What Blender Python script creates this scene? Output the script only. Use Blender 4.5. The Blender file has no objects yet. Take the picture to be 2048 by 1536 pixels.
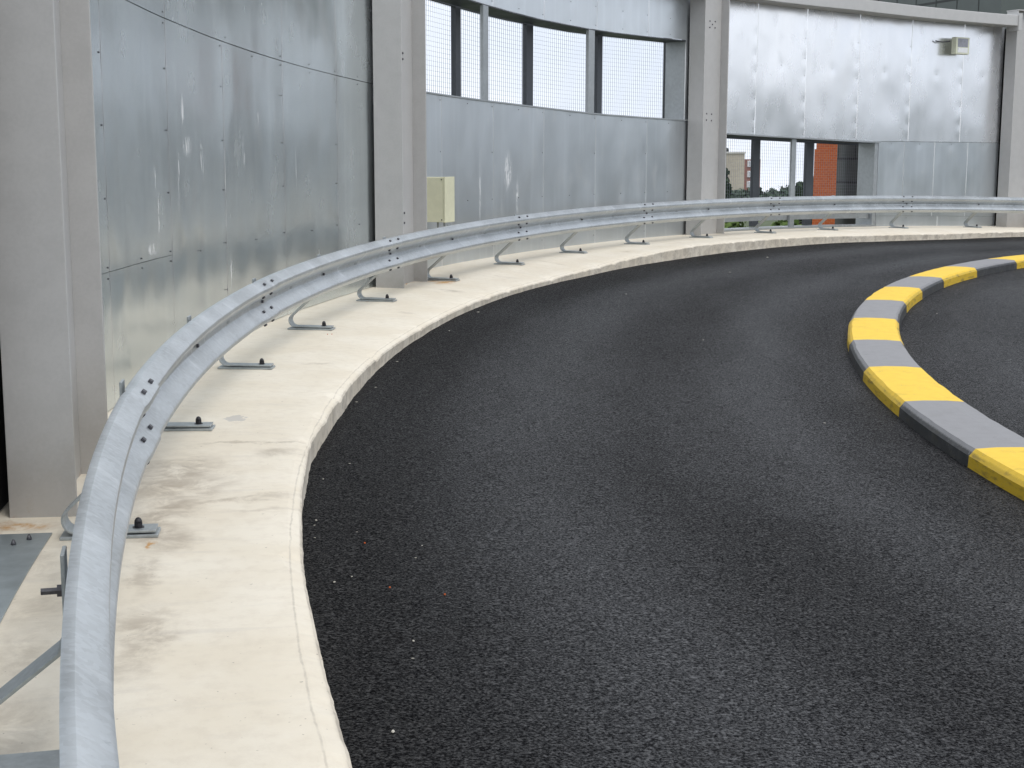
import bpy, math, random
from mathutils import Vector, noise as mnoise
random.seed(7)
sc = bpy.context.scene
C = sc.collection
S = 1.1                      # metres per layout unit
RAD = math.radians
# ------------------------------------------------------------ camera
cam = bpy.data.cameras.new('camera'); cam_o = bpy.data.objects.new('camera', cam); C.objects.link(cam_o)
cam.sensor_width = 36.0; cam.lens = 2855.7 / 2048 * 36.0
cam.clip_start = 0.05; cam.clip_end = 3000
EYE = 1.4162 * S
cam_o.location = (0, 0, EYE)
cam_o.rotation_mode = 'YXZ'
PITCH, ROLL = 0.1564, 0.0015
from mathutils import Matrix
cam_o.matrix_world = Matrix.Translation((0, 0, EYE)) @ Matrix.Rotation(math.pi/2 - PITCH, 4, 'X') @ Matrix.Rotation(ROLL, 4, 'Z')
sc.camera = cam_o
# ------------------------------------------------------------ node helper
class NT:
    def __init__(s, tree): s.t = tree; s.n = tree.nodes; s.l = tree.links
    def add(s, kind, ins=None, **props):
        n = s.n.new(kind)
        for k, v in props.items(): setattr(n, k, v)
        for k, v in (ins or {}).items():
            if hasattr(v, 'is_output') or isinstance(v, bpy.types.NodeSocket): s.l.new(v, n.inputs[k])
            else: n.inputs[k].default_value = v
        return n
    def noise(s, vec, scale, detail=4, rough=.55, dist=0, out=0):
        return s.add('ShaderNodeTexNoise', {'Vector': vec, 'Scale': scale, 'Detail': detail, 'Roughness': rough, 'Distortion': dist}).outputs[out]
    def map(s, vec, scale=(1,1,1), loc=(0,0,0), rot=(0,0,0)):
        return s.add('ShaderNodeMapping', {'Vector': vec, 'Scale': scale, 'Location': loc, 'Rotation': rot}).outputs[0]
    def math(s, op, a, b=0.0, clamp=False):
        n = s.add('ShaderNodeMath', {0: a, 1: b}, operation=op); n.use_clamp = clamp; return n.outputs[0]
    def rng(s, v, a, b, c=0.0, d=1.0, smooth=True):
        return s.add('ShaderNodeMapRange', {'Value': v, 'From Min': a, 'From Max': b, 'To Min': c, 'To Max': d},
                     interpolation_type='SMOOTHSTEP' if smooth else 'LINEAR').outputs[0]
    def mix(s, f, a, b, mode='MIX'):
        n = s.add('ShaderNodeMix', data_type='RGBA', blend_type=mode)
        for i, v in ((0, f), (6, a), (7, b)):
            if isinstance(v, bpy.types.NodeSocket): s.l.new(v, n.inputs[i])
            else: n.inputs[i].default_value = v if i == 0 else (tuple(v) + (1,))[:4]
        return n.outputs[2]
    def bump(s, h, strength, dist, normal=None):
        ins = {'Height': h, 'Strength': strength, 'Distance': dist}
        if normal is not None: ins['Normal'] = normal
        return s.add('ShaderNodeBump', ins).outputs[0]
    def blob(s, vec, u, v, ru, rv, rot=0.0):
        """soft elliptical mask centred at (u, v) of a surface's own uv map"""
        m = s.map(vec, (1,1,1), (-u, -v, 0))
        m = s.map(m, (1/ru, 1/rv, 1), (0,0,0), (0,0,rot)) if rot == 0 else s.map(s.add('ShaderNodeVectorRotate', {'Vector': m, 'Angle': -rot}, rotation_type='Z_AXIS').outputs[0], (1/ru, 1/rv, 1))
        L = s.add('ShaderNodeVectorMath', {0: m}, operation='LENGTH').outputs['Value']
        return s.rng(L, 1.0, 0.15)
def new_mat(name):
    m = bpy.data.materials.new(name); m.use_nodes = True
    t = NT(m.node_tree); b = t.n['Principled BSDF']
    return m, t, b
def fin(t, b, **ins):
    for k, v in ins.items():
        k = k.replace('_', ' ')
        if isinstance(v, bpy.types.NodeSocket): t.l.new(v, b.inputs[k])
        else: b.inputs[k].default_value = (tuple(v) + (1,))[:4] if isinstance(v, tuple) and k.endswith('Color') else v
# ------------------------------------------------------------ world, sun, exposure
SUN_EL, SUN_AZ = RAD(52), RAD(140)          # azimuth clockwise from +Y, soft sun behind the right shoulder
w = bpy.data.worlds.new('World'); sc.world = w; w.use_nodes = True
t = NT(w.node_tree); bg = t.n['Background']
sky = t.add('ShaderNodeTexSky'); sky.sky_type = 'NISHITA'; sky.sun_disc = False
sky.sun_elevation = SUN_EL; sky.sun_rotation = SUN_AZ
co = t.add('ShaderNodeTexCoord').outputs['Generated']
cl = t.noise(t.map(co, (1.0, 1.0, 2.6)), 2.2, 7, .55, .4)
cl2 = t.noise(t.map(co, (1.0, 1.0, 3.2), (3.1, 1.2, 0)), 1.1, 4, .5)
cover = t.rng(t.math('ADD', t.math('MULTIPLY', cl, .6), t.math('MULTIPLY', cl2, .4)), .36, .62)
cloud = t.mix(cover, (7.6, 8.3, 9.6), (12.2, 12.4, 12.8))
skyc = t.mix(0.90, sky.outputs[0], cloud)
t.l.new(skyc, bg.inputs['Color']); bg.inputs['Strength'].default_value = 0.10
sd = bpy.data.lights.new('sun', 'SUN'); sd.energy = 0.9; sd.angle = RAD(25); sd.color = (1, .95, .87)
so = bpy.data.objects.new('sun', sd); C.objects.link(so)
sdir = Vector((math.sin(SUN_AZ)*math.cos(SUN_EL), math.cos(SUN_AZ)*math.cos(SUN_EL), math.sin(SUN_EL)))
so.rotation_euler = sdir.to_track_quat('Z', 'Y').to_euler(); so.location = sdir * 40
sc.view_settings.view_transform = 'Standard'; sc.view_settings.look = 'None'
sc.view_settings.exposure = 0.32; sc.view_settings.gamma = 1
# ------------------------------------------------------------ layout of the ramp (units; world = units * S)
CX, CY = 20.8946, 8.6002
PC = [0.09750474900507794, -0.6746939301196027, 0.39903686005217487, 0.30373269274116704, -0.0076660713770975945]
def zh(th):
    c = min(max(th, -.35), 1.3); v = 0.0
    for k in PC: v = v * c + k
    if th > 1.3: v -= (th - 1.3) * 1.0
    return v
def table(tb, x):
    if x <= tb[0][0]: return tb[0][1]
    for (a, p), (b, q) in zip(tb, tb[1:]):
        if x <= b:
            k = (x - a) / (b - a); return p + (q - p) * k
    return tb[-1][1]
def W(R, th, z): return Vector(((CX - R * math.cos(th)) * S, (CY + R * math.sin(th)) * S, z * S))
def er(th): return Vector((-math.cos(th), math.sin(th), 0))      # outward
def et(th): return Vector((math.sin(th), math.cos(th), 0))       # along the ramp
UPV = Vector((0, 0, 1))
EDGE = [(-.2,0),(.05,-.02),(.17,-.05),(.26,-.05),(.37,-.082),(.44,-.075),(.51,-.035),(.59,0),(.75,-.022),(.84,-.055),(.94,-.065),(1.04,-.03),(1.3,0)]
ROADZ = [(.03,-.146),(.13,-.135),(.22,-.13),(.29,-.133),(.41,-.164),(.57,-.172),(.755,-.166),(.84,-.18),(.95,-.185),(1.04,-.144),(1.3,-.144)]
R_EDGE = 21.95
def apron_z(R, th):
    k = min(max((22.6 - R) / .65, 0), 1); return zh(th) + table(EDGE, th) * k
def road_z(R, th):
    base = table(ROADZ, th); k = min(max((R_EDGE - R) / 2.0, 0), 1)
    lin = -.144 - (R_EDGE - R) * .0345
    return zh(th) + lin + (base + .144) * (1 - k)
# ------------------------------------------------------------ mesh builder
class MB:
    def __init__(s): s.v = []; s.f = []; s.uv = []; s.mi = []; s.sm = []
    def vert(s, p): s.v.append(tuple(p)); return len(s.v) - 1
    def face(s, ids, uv=None, mi=0, sm=False): s.f.append(ids); s.uv.append(uv); s.mi.append(mi); s.sm.append(sm)
    def quadbox(s, P, mi=0, sm=False):      # 8 corners: 4 bottom ccw, 4 top ccw
        b = [s.vert(p) for p in P]
        for q in ((3,2,1,0),(4,5,6,7),(0,1,5,4),(1,2,6,5),(2,3,7,6),(3,0,4,7)): s.face([b[i] for i in q], mi=mi, sm=sm)
    def box(s, o, ax, ay, az, x0, x1, y0, y1, z0, z1, mi=0):
        g = lambda x, y, z: o + ax * x + ay * y + az * z
        s.quadbox([g(x0,y0,z0), g(x1,y0,z0), g(x1,y1,z0), g(x0,y1,z0), g(x0,y0,z1), g(x1,y0,z1), g(x1,y1,z1), g(x0,y1,z1)], mi)
    def rev(s, o, ax, prof, n=12, mi=0, sm=True, rot=0.0):   # revolve (radius, height) along ax
        a = ax.normalized(); u = a.orthogonal().normalized(); v = a.cross(u); rings = []
        for r, h in prof:
            rings.append([s.vert(o + a*h + (u*math.cos(rot+2*math.pi*i/n) + v*math.sin(rot+2*math.pi*i/n))*r) for i in range(n)])
        for A, B in zip(rings, rings[1:]):
            for i in range(n): s.face([A[i], A[(i+1)%n], B[(i+1)%n], B[i]], mi=mi, sm=sm)
        s.face(rings[0][::-1], mi=mi); s.face(rings[-1], mi=mi)
    def sweep(s, rings, closed=True, caps=True, mi=0, sm=False, uvs=None):
        ids = [[s.vert(p) for p in r] for r in rings]; n = len(ids[0])
        for j, (A, B) in enumerate(zip(ids, ids[1:])):
            for i in range(n if closed else n - 1):
                k = (i + 1) % n
                uv = None
                if uvs: uv = [uvs(j, i), uvs(j, i+1), uvs(j+1, i+1), uvs(j+1, i)]
                s.face([A[i], A[k], B[k], B[i]], uv, mi, sm)
        if caps and closed: s.face(ids[0][::-1], mi=mi); s.face(ids[-1], mi=mi)
    def build(s, name, mats, parent=None, fix=True):
        me = bpy.data.meshes.new(name); me.from_pydata(s.v, [], s.f)
        if not isinstance(mats, (list, tuple)): mats = [mats]
        for m in mats: me.materials.append(m)
        for p, mi, sm in zip(me.polygons, s.mi, s.sm): p.material_index = mi; p.use_smooth = sm
        if any(s.uv):
            L = me.uv_layers.new(name='UVMap')
            for p, uv in zip(me.polygons, s.uv):
                if uv:
                    for li, c in zip(p.loop_indices, uv): L.data[li].uv = c
            if hasattr(s, 'edge'):
                E_ = me.uv_layers.new(name='Edge')
                for i in range(len(L.data)): u = L.data[i].uv[0]; E_.data[i].uv = (max(0, min(u - s.edge[0], s.edge[1] - u)), 0)
                me.uv_layers['UVMap'].active_render = True
        if fix:
            import bmesh
            bm = bmesh.new(); bm.from_mesh(me); bmesh.ops.recalc_face_normals(bm, faces=bm.faces); bm.to_mesh(me); bm.free()
        o = bpy.data.objects.new(name, me); C.objects.link(o)
        if parent is not None: o.parent = parent; o.matrix_parent_inverse = parent.matrix_world.inverted() if parent.type != 'EMPTY' else Matrix.Translation(-world_loc(parent))
        return o
def world_loc(o):
    v = o.location.copy()
    return v
def tag(o, label=None, cat=None, group=None, kind=None):
    for k, v in (('label', label), ('category', cat), ('group', group), ('kind', kind)):
        if v: o[k] = v
    return o
def thing(name, loc, label, cat, group=None):
    o = bpy.data.objects.new(name, None); C.objects.link(o); o.location = loc; o.empty_display_size = .1
    return tag(o, label, cat, group)
def dup(ob, parent, delta):           # a copy of a mesh object and its children, moved by a matrix in world space
    c = ob.copy(); C.objects.link(c); c.parent = parent
    return c
def curvebox(mb, R0, R1, t0, t1, z0, z1, n=8, mi=0, sm=False):
    """curved box between two radii; z0 and z1 are numbers or functions of theta (absolute, in units)"""
    f0 = z0 if callable(z0) else (lambda th: z0); f1 = z1 if callable(z1) else (lambda th: z1)
    rings = []
    for i in range(n + 1):
        th = t0 + (t1 - t0) * i / n
        rings.append([W(R0, th, f0(th)), W(R1, th, f0(th)), W(R1, th, f1(th)), W(R0, th, f1(th))])
    mb.sweep(rings, mi=mi, sm=sm)
# ------------------------------------------------------------ materials
def uvn(t): return t.add('ShaderNodeUVMap', uv_map='UVMap').outputs[0]
def objc(t): return t.add('ShaderNodeTexCoord').outputs['Object']
# galvanised sheet of the walls: scratches are (u, v, ru, rv, rot) blobs in wall uv (metres)
def sheet_mat(name, scratches=(), base=(.50,.53,.545), rough=.34, wavy=.30, streaky=1.0):
    m, t, b = new_mat(name); uv = uvn(t)
    spang = t.noise(uv, 60, 2, .5)
    broad = t.noise(t.map(uv, (1.3, .6, 1)), 1.0, 4, .55)
    streak = t.noise(t.map(uv, (9, .35, 1)), 1.0, 1, .4)
    fine = t.noise(t.map(uv, (70, .5, 1), (5, 2, 0)), 1.0, 2, .5)
    cloud = t.noise(t.map(uv, (3.5, 2.0, 1), (1, 7, 0)), 1.0, 3, .55)
    ornd = t.add('ShaderNodeObjectInfo').outputs['Random']
    col = t.mix(t.rng(broad, .35, .68), tuple(c*.95 for c in base), tuple(min(c*1.05, 1) for c in base))
    col = t.mix(t.rng(streak, .50, .75, 0, .18*streaky), col, tuple(min(c*1.3, 1) for c in base))
    col = t.mix(t.rng(cloud, .56, .76, 0, .22*streaky), col, (.80,.79,.76))
    col = t.mix(t.rng(ornd, 0, 1, 0, .20, False), col, tuple(c*.72 for c in base))     # sheets from different batches
    edge = t.add('ShaderNodeUVMap', uv_map='Edge').outputs[0]; ex = t.add('ShaderNodeSeparateXYZ', {0: edge}).outputs[0]
    lap = t.rng(t.math('ADD', ex, t.math('MULTIPLY', t.math('SUBTRACT', cloud, .5), .03)), .022, .004)
    col = t.mix(t.math('MULTIPLY', lap, .75*streaky), col, (.86,.87,.88))
    r = t.math('ADD', t.rng(broad, .3, .7, rough-.03, rough+.04), t.rng(cloud, .5, .75, 0, .05))
    met = 0.90
    if scratches:
        acc = None
        for (u, v, ru, rv, rot) in scratches:
            k = t.blob(uv, u, v, ru, rv, rot); acc = k if acc is None else t.math('MAXIMUM', acc, k)
        tex = t.noise(t.map(uv, (30, 7, 1)), 1.0, 6, .7, .5)
        k = t.math('MULTIPLY', acc, t.rng(tex, .43, .59), True)
        k = t.math('MULTIPLY', k, .9)
        col = t.mix(k, col, (1, 1, 1)); met = t.math('SUBTRACT', .90, t.math('MULTIPLY', k, .7), True)
    dent = t.noise(t.map(uv, (1.0, .75, 1)), .95, 2, .35, 0)
    nrm = t.bump(dent, wavy, .07)
    if streaky == 1.0: nrm = t.bump(t.noise(t.map(uv, (2.4, 1.3, 1), (7, 3, 0)), 1, 1, .4), wavy*.3, .03, nrm)
    fin(t, b, Base_Color=col, Metallic=met, Roughness=r, Normal=nrm)
    return m
def U(th, R=23.3): return th * R * S
U_ = U
def U(th, R=23.3): return U_(th - .0045)
scr = [(U(.0585), 1.30*S, .028, .34, -.12), (U(.068), 1.50*S, .15, .12, .1), (U(.083), 1.40*S, .06, .20, .15), (U(.064), 1.72*S, .05, .22, 0),
       (U(.129), 1.47*S, .045, .17, 0), (U(.146), 1.72*S, .025, .16, 0), (U(.034), 1.28*S, .05, .12, 0), (U(.037), .98*S, .022, .36, 0),
       (U(.188), 1.36*S, .010, .34, 0), (U(.03), .84*S, .20, .07, 0), (U(.108), 1.2*S, .010, .7, 0), (U(.112), .55*S, .02, .3, 0)]
U = U_
M_sheet1 = sheet_mat('galvanised_sheet_scuffed', scr, base=(.67,.72,.735), rough=.23, wavy=.62)
M_sheet2 = sheet_mat('galvanised_sheet_dull', [(U(.463), 1.25*S, .18, .35, 0), (U(.428), .9*S, .03, .6, 0), (U(.475), .9*S, .05, .4, 0)], base=(.62,.655,.68), rough=.34, wavy=.32)
M_sheet3 = sheet_mat('galvanised_sheet_skylit', [], base=(.86,.87,.89), rough=.25, wavy=.22, streaky=.5)  # sky reflection put into a paler base colour
def plain(name, col, rough=.6, metal=0.0, var=.12, scale=12, bump=.1, bd=.002, spec=None):
    m, t, b = new_mat(name); v = objc(t)
    n = t.noise(v, scale, 5, .6); n2 = t.noise(v, scale*.13, 3, .5)
    a = t.math('ADD', t.math('MULTIPLY', n, .5), t.math('MULTIPLY', n2, .5))
    c = t.mix(t.rng(a, .35, .65), tuple(x*(1-var) for x in col), tuple(min(1, x*(1+var)) for x in col))
    fin(t, b, Base_Color=c, Roughness=t.rng(n2, .3, .7, rough-.05, rough+.07), Metallic=metal, Normal=t.bump(n, bump, bd))
    if spec is not None: b.inputs['Specular IOR Level'].default_value = spec
    return m
M_drum = plain('drum_sheet', (.50,.53,.55), .4, .8, .08, 3)
M_paint = plain('grey_column_paint', (.455,.452,.445), .46, 0, .04, 60, .06, .001)
t = NT(M_paint.node_tree); b = t.n['Principled BSDF']; src = b.inputs['Base Color'].links[0].from_socket; ob = objc(t)
zz = t.add('ShaderNodeSeparateXYZ', {0: ob}).outputs[2]; gn = t.noise(ob, 7, 6, .7); st_ = t.noise(t.map(ob, (14, 14, .7)), 1, 5, .65)
k = t.rng(t.math('ADD', zz, t.math('MULTIPLY', t.math('SUBTRACT', gn, .5), -.5)), .36, .05)
c = t.mix(t.math('MULTIPLY', k, .25), src, (.26,.22,.17)); c = t.mix(t.rng(st_, .58, .85, 0, .15), c, (.30,.29,.27))
c = t.mix(t.math('MULTIPLY', t.rng(zz, .06, -.04), t.rng(gn, .56, .66, 0, .35)), c, (.33,.19,.09)); t.l.new(c, b.inputs['Base Color'])
M_beamp = plain('grey_beam_paint', (.46,.46,.455), .5, 0, .04, 60, .06, .001)
M_dark = plain('dark_grey_post_paint', (.045,.052,.062), .45, 0, .15, 25)
M_wire = plain('mesh_wire_zinc', (.22,.235,.28), .5, .2, .1, 25)
M_trim = plain('zinc_trim', (.36,.385,.40), .42, .55, .1, 18)
M_bolt = plain('dark_bolt_steel', (.075,.075,.085), .42, .5, .3, 90, .3)
M_plast = plain('black_cap_plastic', (.014,.013,.017), .38, 0, .3, 60)
M_void = plain('black_gap', (.018,.018,.020), .9, 0, .1)  # near-black strips paint the shade inside the wall and column gaps
M_cream = plain('cream_plastic', (.66,.65,.47), .45, 0, .05, 14, .03)
M_cream2 = plain('cream_enamel', (.62,.64,.50), .4, 0, .06, 14, .03)
# galvanised rail
m, t, b = new_mat('galvanised_rail'); uv = uvn(t); M_rail = m
sp = t.noise(uv, 42, 4, .65, .5); bro = t.noise(uv, 2.2, 4, .55); cross = t.noise(t.map(uv, (7, 2.5, 1)), 1, 6, .7, .3)
vor = t.add('ShaderNodeTexVoronoi', {'Vector': uv, 'Scale': 58.0, 'Randomness': 1.0}).outputs['Color']
vv = t.add('ShaderNodeSeparateColor', {0: vor}).outputs[0]
col = t.mix(t.rng(bro, .3, .7), (.43,.455,.468), (.53,.558,.572))
col = t.mix(t.math('MULTIPLY', vv, .40), col, (.66,.70,.73))
col = t.mix(t.rng(cross, .52, .72, 0, .6), col, (.76,.79,.81))
col = t.mix(t.rng(sp, .60, .74, 0, .35), col, (.30,.33,.36))
fin(t, b, Base_Color=col, Metallic=.78, Roughness=t.rng(bro, .3, .7, .36, .46), Normal=t.bump(sp, .22, .002, t.bump(cross, .12, .004)))
# painted-zinc bracket
M_brk = plain('galvanised_bracket', (.37,.40,.41), .45, .45, .14, 30, .15, .001)
# concrete with stains in its own uv (u = arc length, v = radius)
def AU(th): return th * 22.4 * S
def AV(R): return R * S
m, t, b = new_mat('pale_concrete'); uv = uvn(t); M_conc = m; ob = objc(t)
warp = t.noise(uv, 3.0, 6, .7, 0, 1)
wv = t.add('ShaderNodeVectorMath', {0: warp, 1: (.5,.5,.5)}, operation='SUBTRACT').outputs[0]
wv = t.add('ShaderNodeVectorMath', {0: wv, 'Scale': .42}, operation='SCALE').outputs[0]
uw = t.add('ShaderNodeVectorMath', {0: uv, 1: wv}, operation='ADD').outputs[0]
n1 = t.noise(ob, 1.6, 6, .6); n2 = t.noise(ob, 14, 6, .65); n3 = t.noise(ob, 120, 3, .6)
rad_s = t.noise(t.map(uv, (11, 1.4, 1)), 1.0, 6, .6, .3)
col = t.mix(t.rng(n1, .35, .65), (.70,.635,.52), (.75,.695,.59))
col = t.mix(t.rng(n2, .42, .72, 0, .40), col, (.60,.535,.44))
col = t.mix(t.rng(rad_s, .56, .74, 0, .35), col, (.56,.52,.46))
brown = [(-.0905,22.545,.40,.24,.0,1.0), (-.106,22.50,.34,.26,0,.95), (-.125,22.50,.46,.14,0,1.0), (-.144,22.47,.26,.13,0,.9), (-.165,22.49,.36,.06,0,.7), (-.195,22.46,.34,.10,0,.95),
         (-.206,22.48,.2,.09,0,.7),(-.062,22.30,.05,.40,.25,.9), (-.072,22.10,.14,.17,.2,.75), (-.117,22.27,.06,.34,.35,.8), (-.124,22.08,.05,.30,.3,.45), (.0576,22.29,.06,.15,.3,.6),
         (.276,22.36,.16,.16,0,.7), (.2779,22.75,.10,.22,0,.45), (.194,22.29,.04,.14,.2,.4), (-.153,22.94,.25,.14,0,.6), (-.203,22.83,.4,.10,0,.6), (-.18,22.80,.3,.14,0,.6), (-.225,22.78,.4,.12,0,.6), (-.16,22.86,.2,.12,0,.6),(-.133,23.02,.12,.3,0,.6), (.35,22.3,.1,.2,0,.5), (.43,22.4,.08,.25,0,.5), (.52,22.3,.15,.12,0,.5), (.61,22.5,.1,.2,0,.5), (.72,22.3,.2,.1,0,.4)]
acc = None
for (th, R, ru, rv, rot, k) in brown:
    g_ = 1.45 if th < -.08 and R > 22.2 else 1.15
    q = t.math('MULTIPLY', t.blob(uw, AU(th), AV(R), ru*g_, rv*g_, rot), k); acc = q if acc is None else t.math('MAXIMUM', acc, q)
tex = t.noise(uv, 5.5, 7, .72, .6)
st = t.math('MULTIPLY', acc, t.rng(tex, .30, .62), True)
col = t.mix(t.math('MULTIPLY', st, .74), col, (.335,.285,.225))
rust = None
for (th, R, ru, rv) in [(-.1488,22.52,.10,.03), (.2221,22.80,.12,.03), (.303,22.64,.34,.14), (.312,22.80,.3,.16), (-.132,23.05,.10,.16), (.292,22.99,.14,.02)]:
    q = t.blob(uw, AU(th), AV(R), ru, rv); rust = q if rust is None else t.math('MAXIMUM', rust, q)
col = t.mix(t.math('MULTIPLY', rust, t.rng(tex, .34, .52, .15, .9)), col, (.50,.27,.09))
col = t.mix(t.math('MULTIPLY', t.rng(t.blob(uw, AU(-.0325), AV(22.43), .13, .10), .3, .5), .6), col, (.40,.39,.385))
# kerb-side edge: greyer, dirtier towards the asphalt side face (v below the edge radius)
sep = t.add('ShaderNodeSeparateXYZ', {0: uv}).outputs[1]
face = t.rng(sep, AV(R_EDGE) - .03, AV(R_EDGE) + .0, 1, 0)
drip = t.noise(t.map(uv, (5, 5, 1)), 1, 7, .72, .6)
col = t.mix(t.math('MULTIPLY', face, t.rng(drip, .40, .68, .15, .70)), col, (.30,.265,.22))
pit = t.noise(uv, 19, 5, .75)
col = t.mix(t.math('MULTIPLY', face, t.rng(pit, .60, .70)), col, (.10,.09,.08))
speck = t.noise(ob, 46, 2, .5)
col = t.mix(t.rng(speck, .73, .78, 0, .6), col, (.20,.17,.14))
ln = t.math('ABSOLUTE', t.math('SUBTRACT', t.add('ShaderNodeSeparateXYZ', {0: t.add('ShaderNodeVectorMath', {0: uv, 1: t.add('ShaderNodeVectorMath', {0: wv, 'Scale': .07}, operation='SCALE').outputs[0]}, operation='ADD').outputs[0]}).outputs[1], AV(R_EDGE + .042)))
col = t.mix(t.math('MULTIPLY', t.rng(ln, .006, .001), t.rng(n2, .30, .62, .2, .55)), col, (.42,.38,.32))
h = t.math('ADD', t.math('MULTIPLY', n2, .6), t.math('MULTIPLY', n3, .25))
fin(t, b, Base_Color=col, Roughness=.85, Normal=t.bump(h, .35, .008)); b.inputs['Specular IOR Level'].default_value = .3
# asphalt
m, t, b = new_mat('asphalt'); ob = objc(t); M_asph = m; uv = uvn(t)
g1 = t.noise(ob, 92, 3, .75); g0 = t.noise(ob, 170, 2, .6); g2 = t.noise(t.map(ob, (1,1,1), (4,1,0)), 45, 4, .7)
vo = t.add('ShaderNodeTexVoronoi', {'Vector': ob, 'Scale': 88.0}).outputs
agg = t.add('ShaderNodeSeparateColor', {0: vo['Color']}).outputs[0]
pz = t.noise(t.map(uv, (.22, .8, 1)), 1.0, 5, .6, .3); py = t.noise(ob, 2.6, 5, .65)
rr_ = t.add('ShaderNodeSeparateXYZ', {0: uv}).outputs[1]
def band(c, w): return t.rng(t.math('ABSOLUTE', t.math('SUBTRACT', rr_, c*S)), w*S, 0.0)
worn = t.math('MAXIMUM', t.math('MAXIMUM', band(20.75, .75), band(19.2, .6)), t.math('MAXIMUM', band(17.0, .8), t.math('MULTIPLY', band(15.2, .8), .8)))
worn = t.math('ADD', t.math('MULTIPLY', worn, .30), t.math('MULTIPLY', t.rng(pz, .30, .70), .28), True)
worn = t.math('ADD', worn, t.math('MULTIPLY', t.rng(rr_, 21.75*S, 21.0*S), .26), True)   # tyres polish the two wheel tracks
col = t.mix(worn, (.0075,.0075,.008), (.025,.026,.029))
col = t.mix(t.rng(agg, .45, 1.0, 0, .75), col, t.mix(worn, (.040,.039,.038), (.085,.087,.092)))
col = t.mix(t.rng(g1, .53, .66, 0, .55), col, t.mix(worn, (.060,.058,.056), (.12,.122,.128)))
col = t.mix(t.rng(g1, .47, .36, 0, .95), col, (.003,.003,.0035))
col = t.mix(t.rng(g2, .60, .44, 0, .35), col, (.006,.006,.007))
col = t.mix(t.rng(py, .56, .72, 0, .35), col, (.012,.011,.011))
spc = t.math('MULTIPLY', t.rng(g1, .42, .62, .03, 1.0), t.rng(g2, .38, .60, .35, 1.0))
spc = t.math('MULTIPLY', spc, t.rng(agg, 0, 1, .45, 1.1))
spc = t.math('MULTIPLY', spc, t.rng(worn, 0, 1, .30, .85))
t.l.new(spc, b.inputs['Specular IOR Level'])
hh = t.math('ADD', t.math('MULTIPLY', g1, .8), t.math('MULTIPLY', g0, .3))
hh = t.math('SUBTRACT', hh, t.math('MULTIPLY', vo['Distance'], .3))
fin(t, b, Base_Color=col, Roughness=t.rng(worn, 0, 1, .60, .50), Normal=t.bump(hh, .9, .014)); # kerb paint (the flat tops of the dark blocks are worn and dusty, their sides keep the black)
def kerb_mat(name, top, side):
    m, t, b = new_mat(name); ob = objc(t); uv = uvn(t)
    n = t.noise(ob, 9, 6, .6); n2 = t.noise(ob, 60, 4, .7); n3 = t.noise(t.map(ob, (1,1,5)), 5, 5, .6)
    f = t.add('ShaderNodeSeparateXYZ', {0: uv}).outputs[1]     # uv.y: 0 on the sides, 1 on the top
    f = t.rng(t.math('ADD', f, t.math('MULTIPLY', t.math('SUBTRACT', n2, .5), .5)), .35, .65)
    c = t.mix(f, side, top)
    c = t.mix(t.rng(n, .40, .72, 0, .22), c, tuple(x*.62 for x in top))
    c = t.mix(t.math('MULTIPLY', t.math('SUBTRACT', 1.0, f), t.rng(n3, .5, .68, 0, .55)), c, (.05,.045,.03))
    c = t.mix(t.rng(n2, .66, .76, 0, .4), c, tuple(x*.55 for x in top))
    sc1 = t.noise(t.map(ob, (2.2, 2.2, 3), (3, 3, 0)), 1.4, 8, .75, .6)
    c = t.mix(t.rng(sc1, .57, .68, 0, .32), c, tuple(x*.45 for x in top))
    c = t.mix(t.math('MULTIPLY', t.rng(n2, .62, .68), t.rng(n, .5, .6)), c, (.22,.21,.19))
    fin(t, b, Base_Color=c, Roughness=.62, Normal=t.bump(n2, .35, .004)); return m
M_ky = kerb_mat('yellow_kerb_paint', (.80,.53,.035), (.56,.37,.012))  # darker side colour paints the shade on the yellow sides
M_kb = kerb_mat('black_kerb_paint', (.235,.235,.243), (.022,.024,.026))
# background materials
m, t, b = new_mat('orange_brick'); ob = objc(t); M_brick = m
br = t.add('ShaderNodeTexBrick', {'Vector': t.map(ob, (1,1,1), (0,0,0), (RAD(90),0,0)), 'Scale': 3.2, 'Color1': (.56,.125,.030,1), 'Color2': (.48,.10,.027,1), 'Mortar': (.58,.25,.12,1), 'Mortar Size': .018})
fin(t, b, Base_Color=br.outputs[0], Roughness=.85)
M_clad = plain('dark_green_cladding', (.075,.092,.085), .5, 0, .1, 2)
M_seam = plain('cladding_joint', (.022,.027,.026), .6, 0, .1)
M_beige = plain('beige_render', (.44,.40,.33), .9, 0, .1, 1.5)
M_rbrick = plain('red_brown_brick', (.21,.085,.06), .9, 0, .15, 3)
M_white = plain('white_window_frames', (.70,.72,.74), .5, 0, .05)
M_glass = plain('dark_window_glass', (.06,.07,.08), .15, 0, .1)
M_roof = plain('light_roof_coping', (.62,.61,.58), .8, 0, .1)
M_grass = plain('far_ground_grass', (.055,.075,.03), .95, 0, .3, .3)
M_bark = plain('tree_bark', (.09,.07,.05), .95, 0, .3, 8)
def leaf_mat(name, a, bb):
    m, t, b = new_mat(name); ob = objc(t)
    c = t.mix(t.rng(t.noise(ob, 1.7, 5, .7), .35, .65), a, bb)
    fin(t, b, Base_Color=c, Roughness=.75); b.inputs['Specular IOR Level'].default_value = .2
    return m
M_leaf = leaf_mat('leaves_light', (.05,.085,.02), (.13,.19,.05))
M_conif = leaf_mat('leaves_conifer', (.022,.042,.022), (.05,.085,.04))
M_far = leaf_mat('leaves_far', (.04,.065,.045), (.07,.10,.07))
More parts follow.
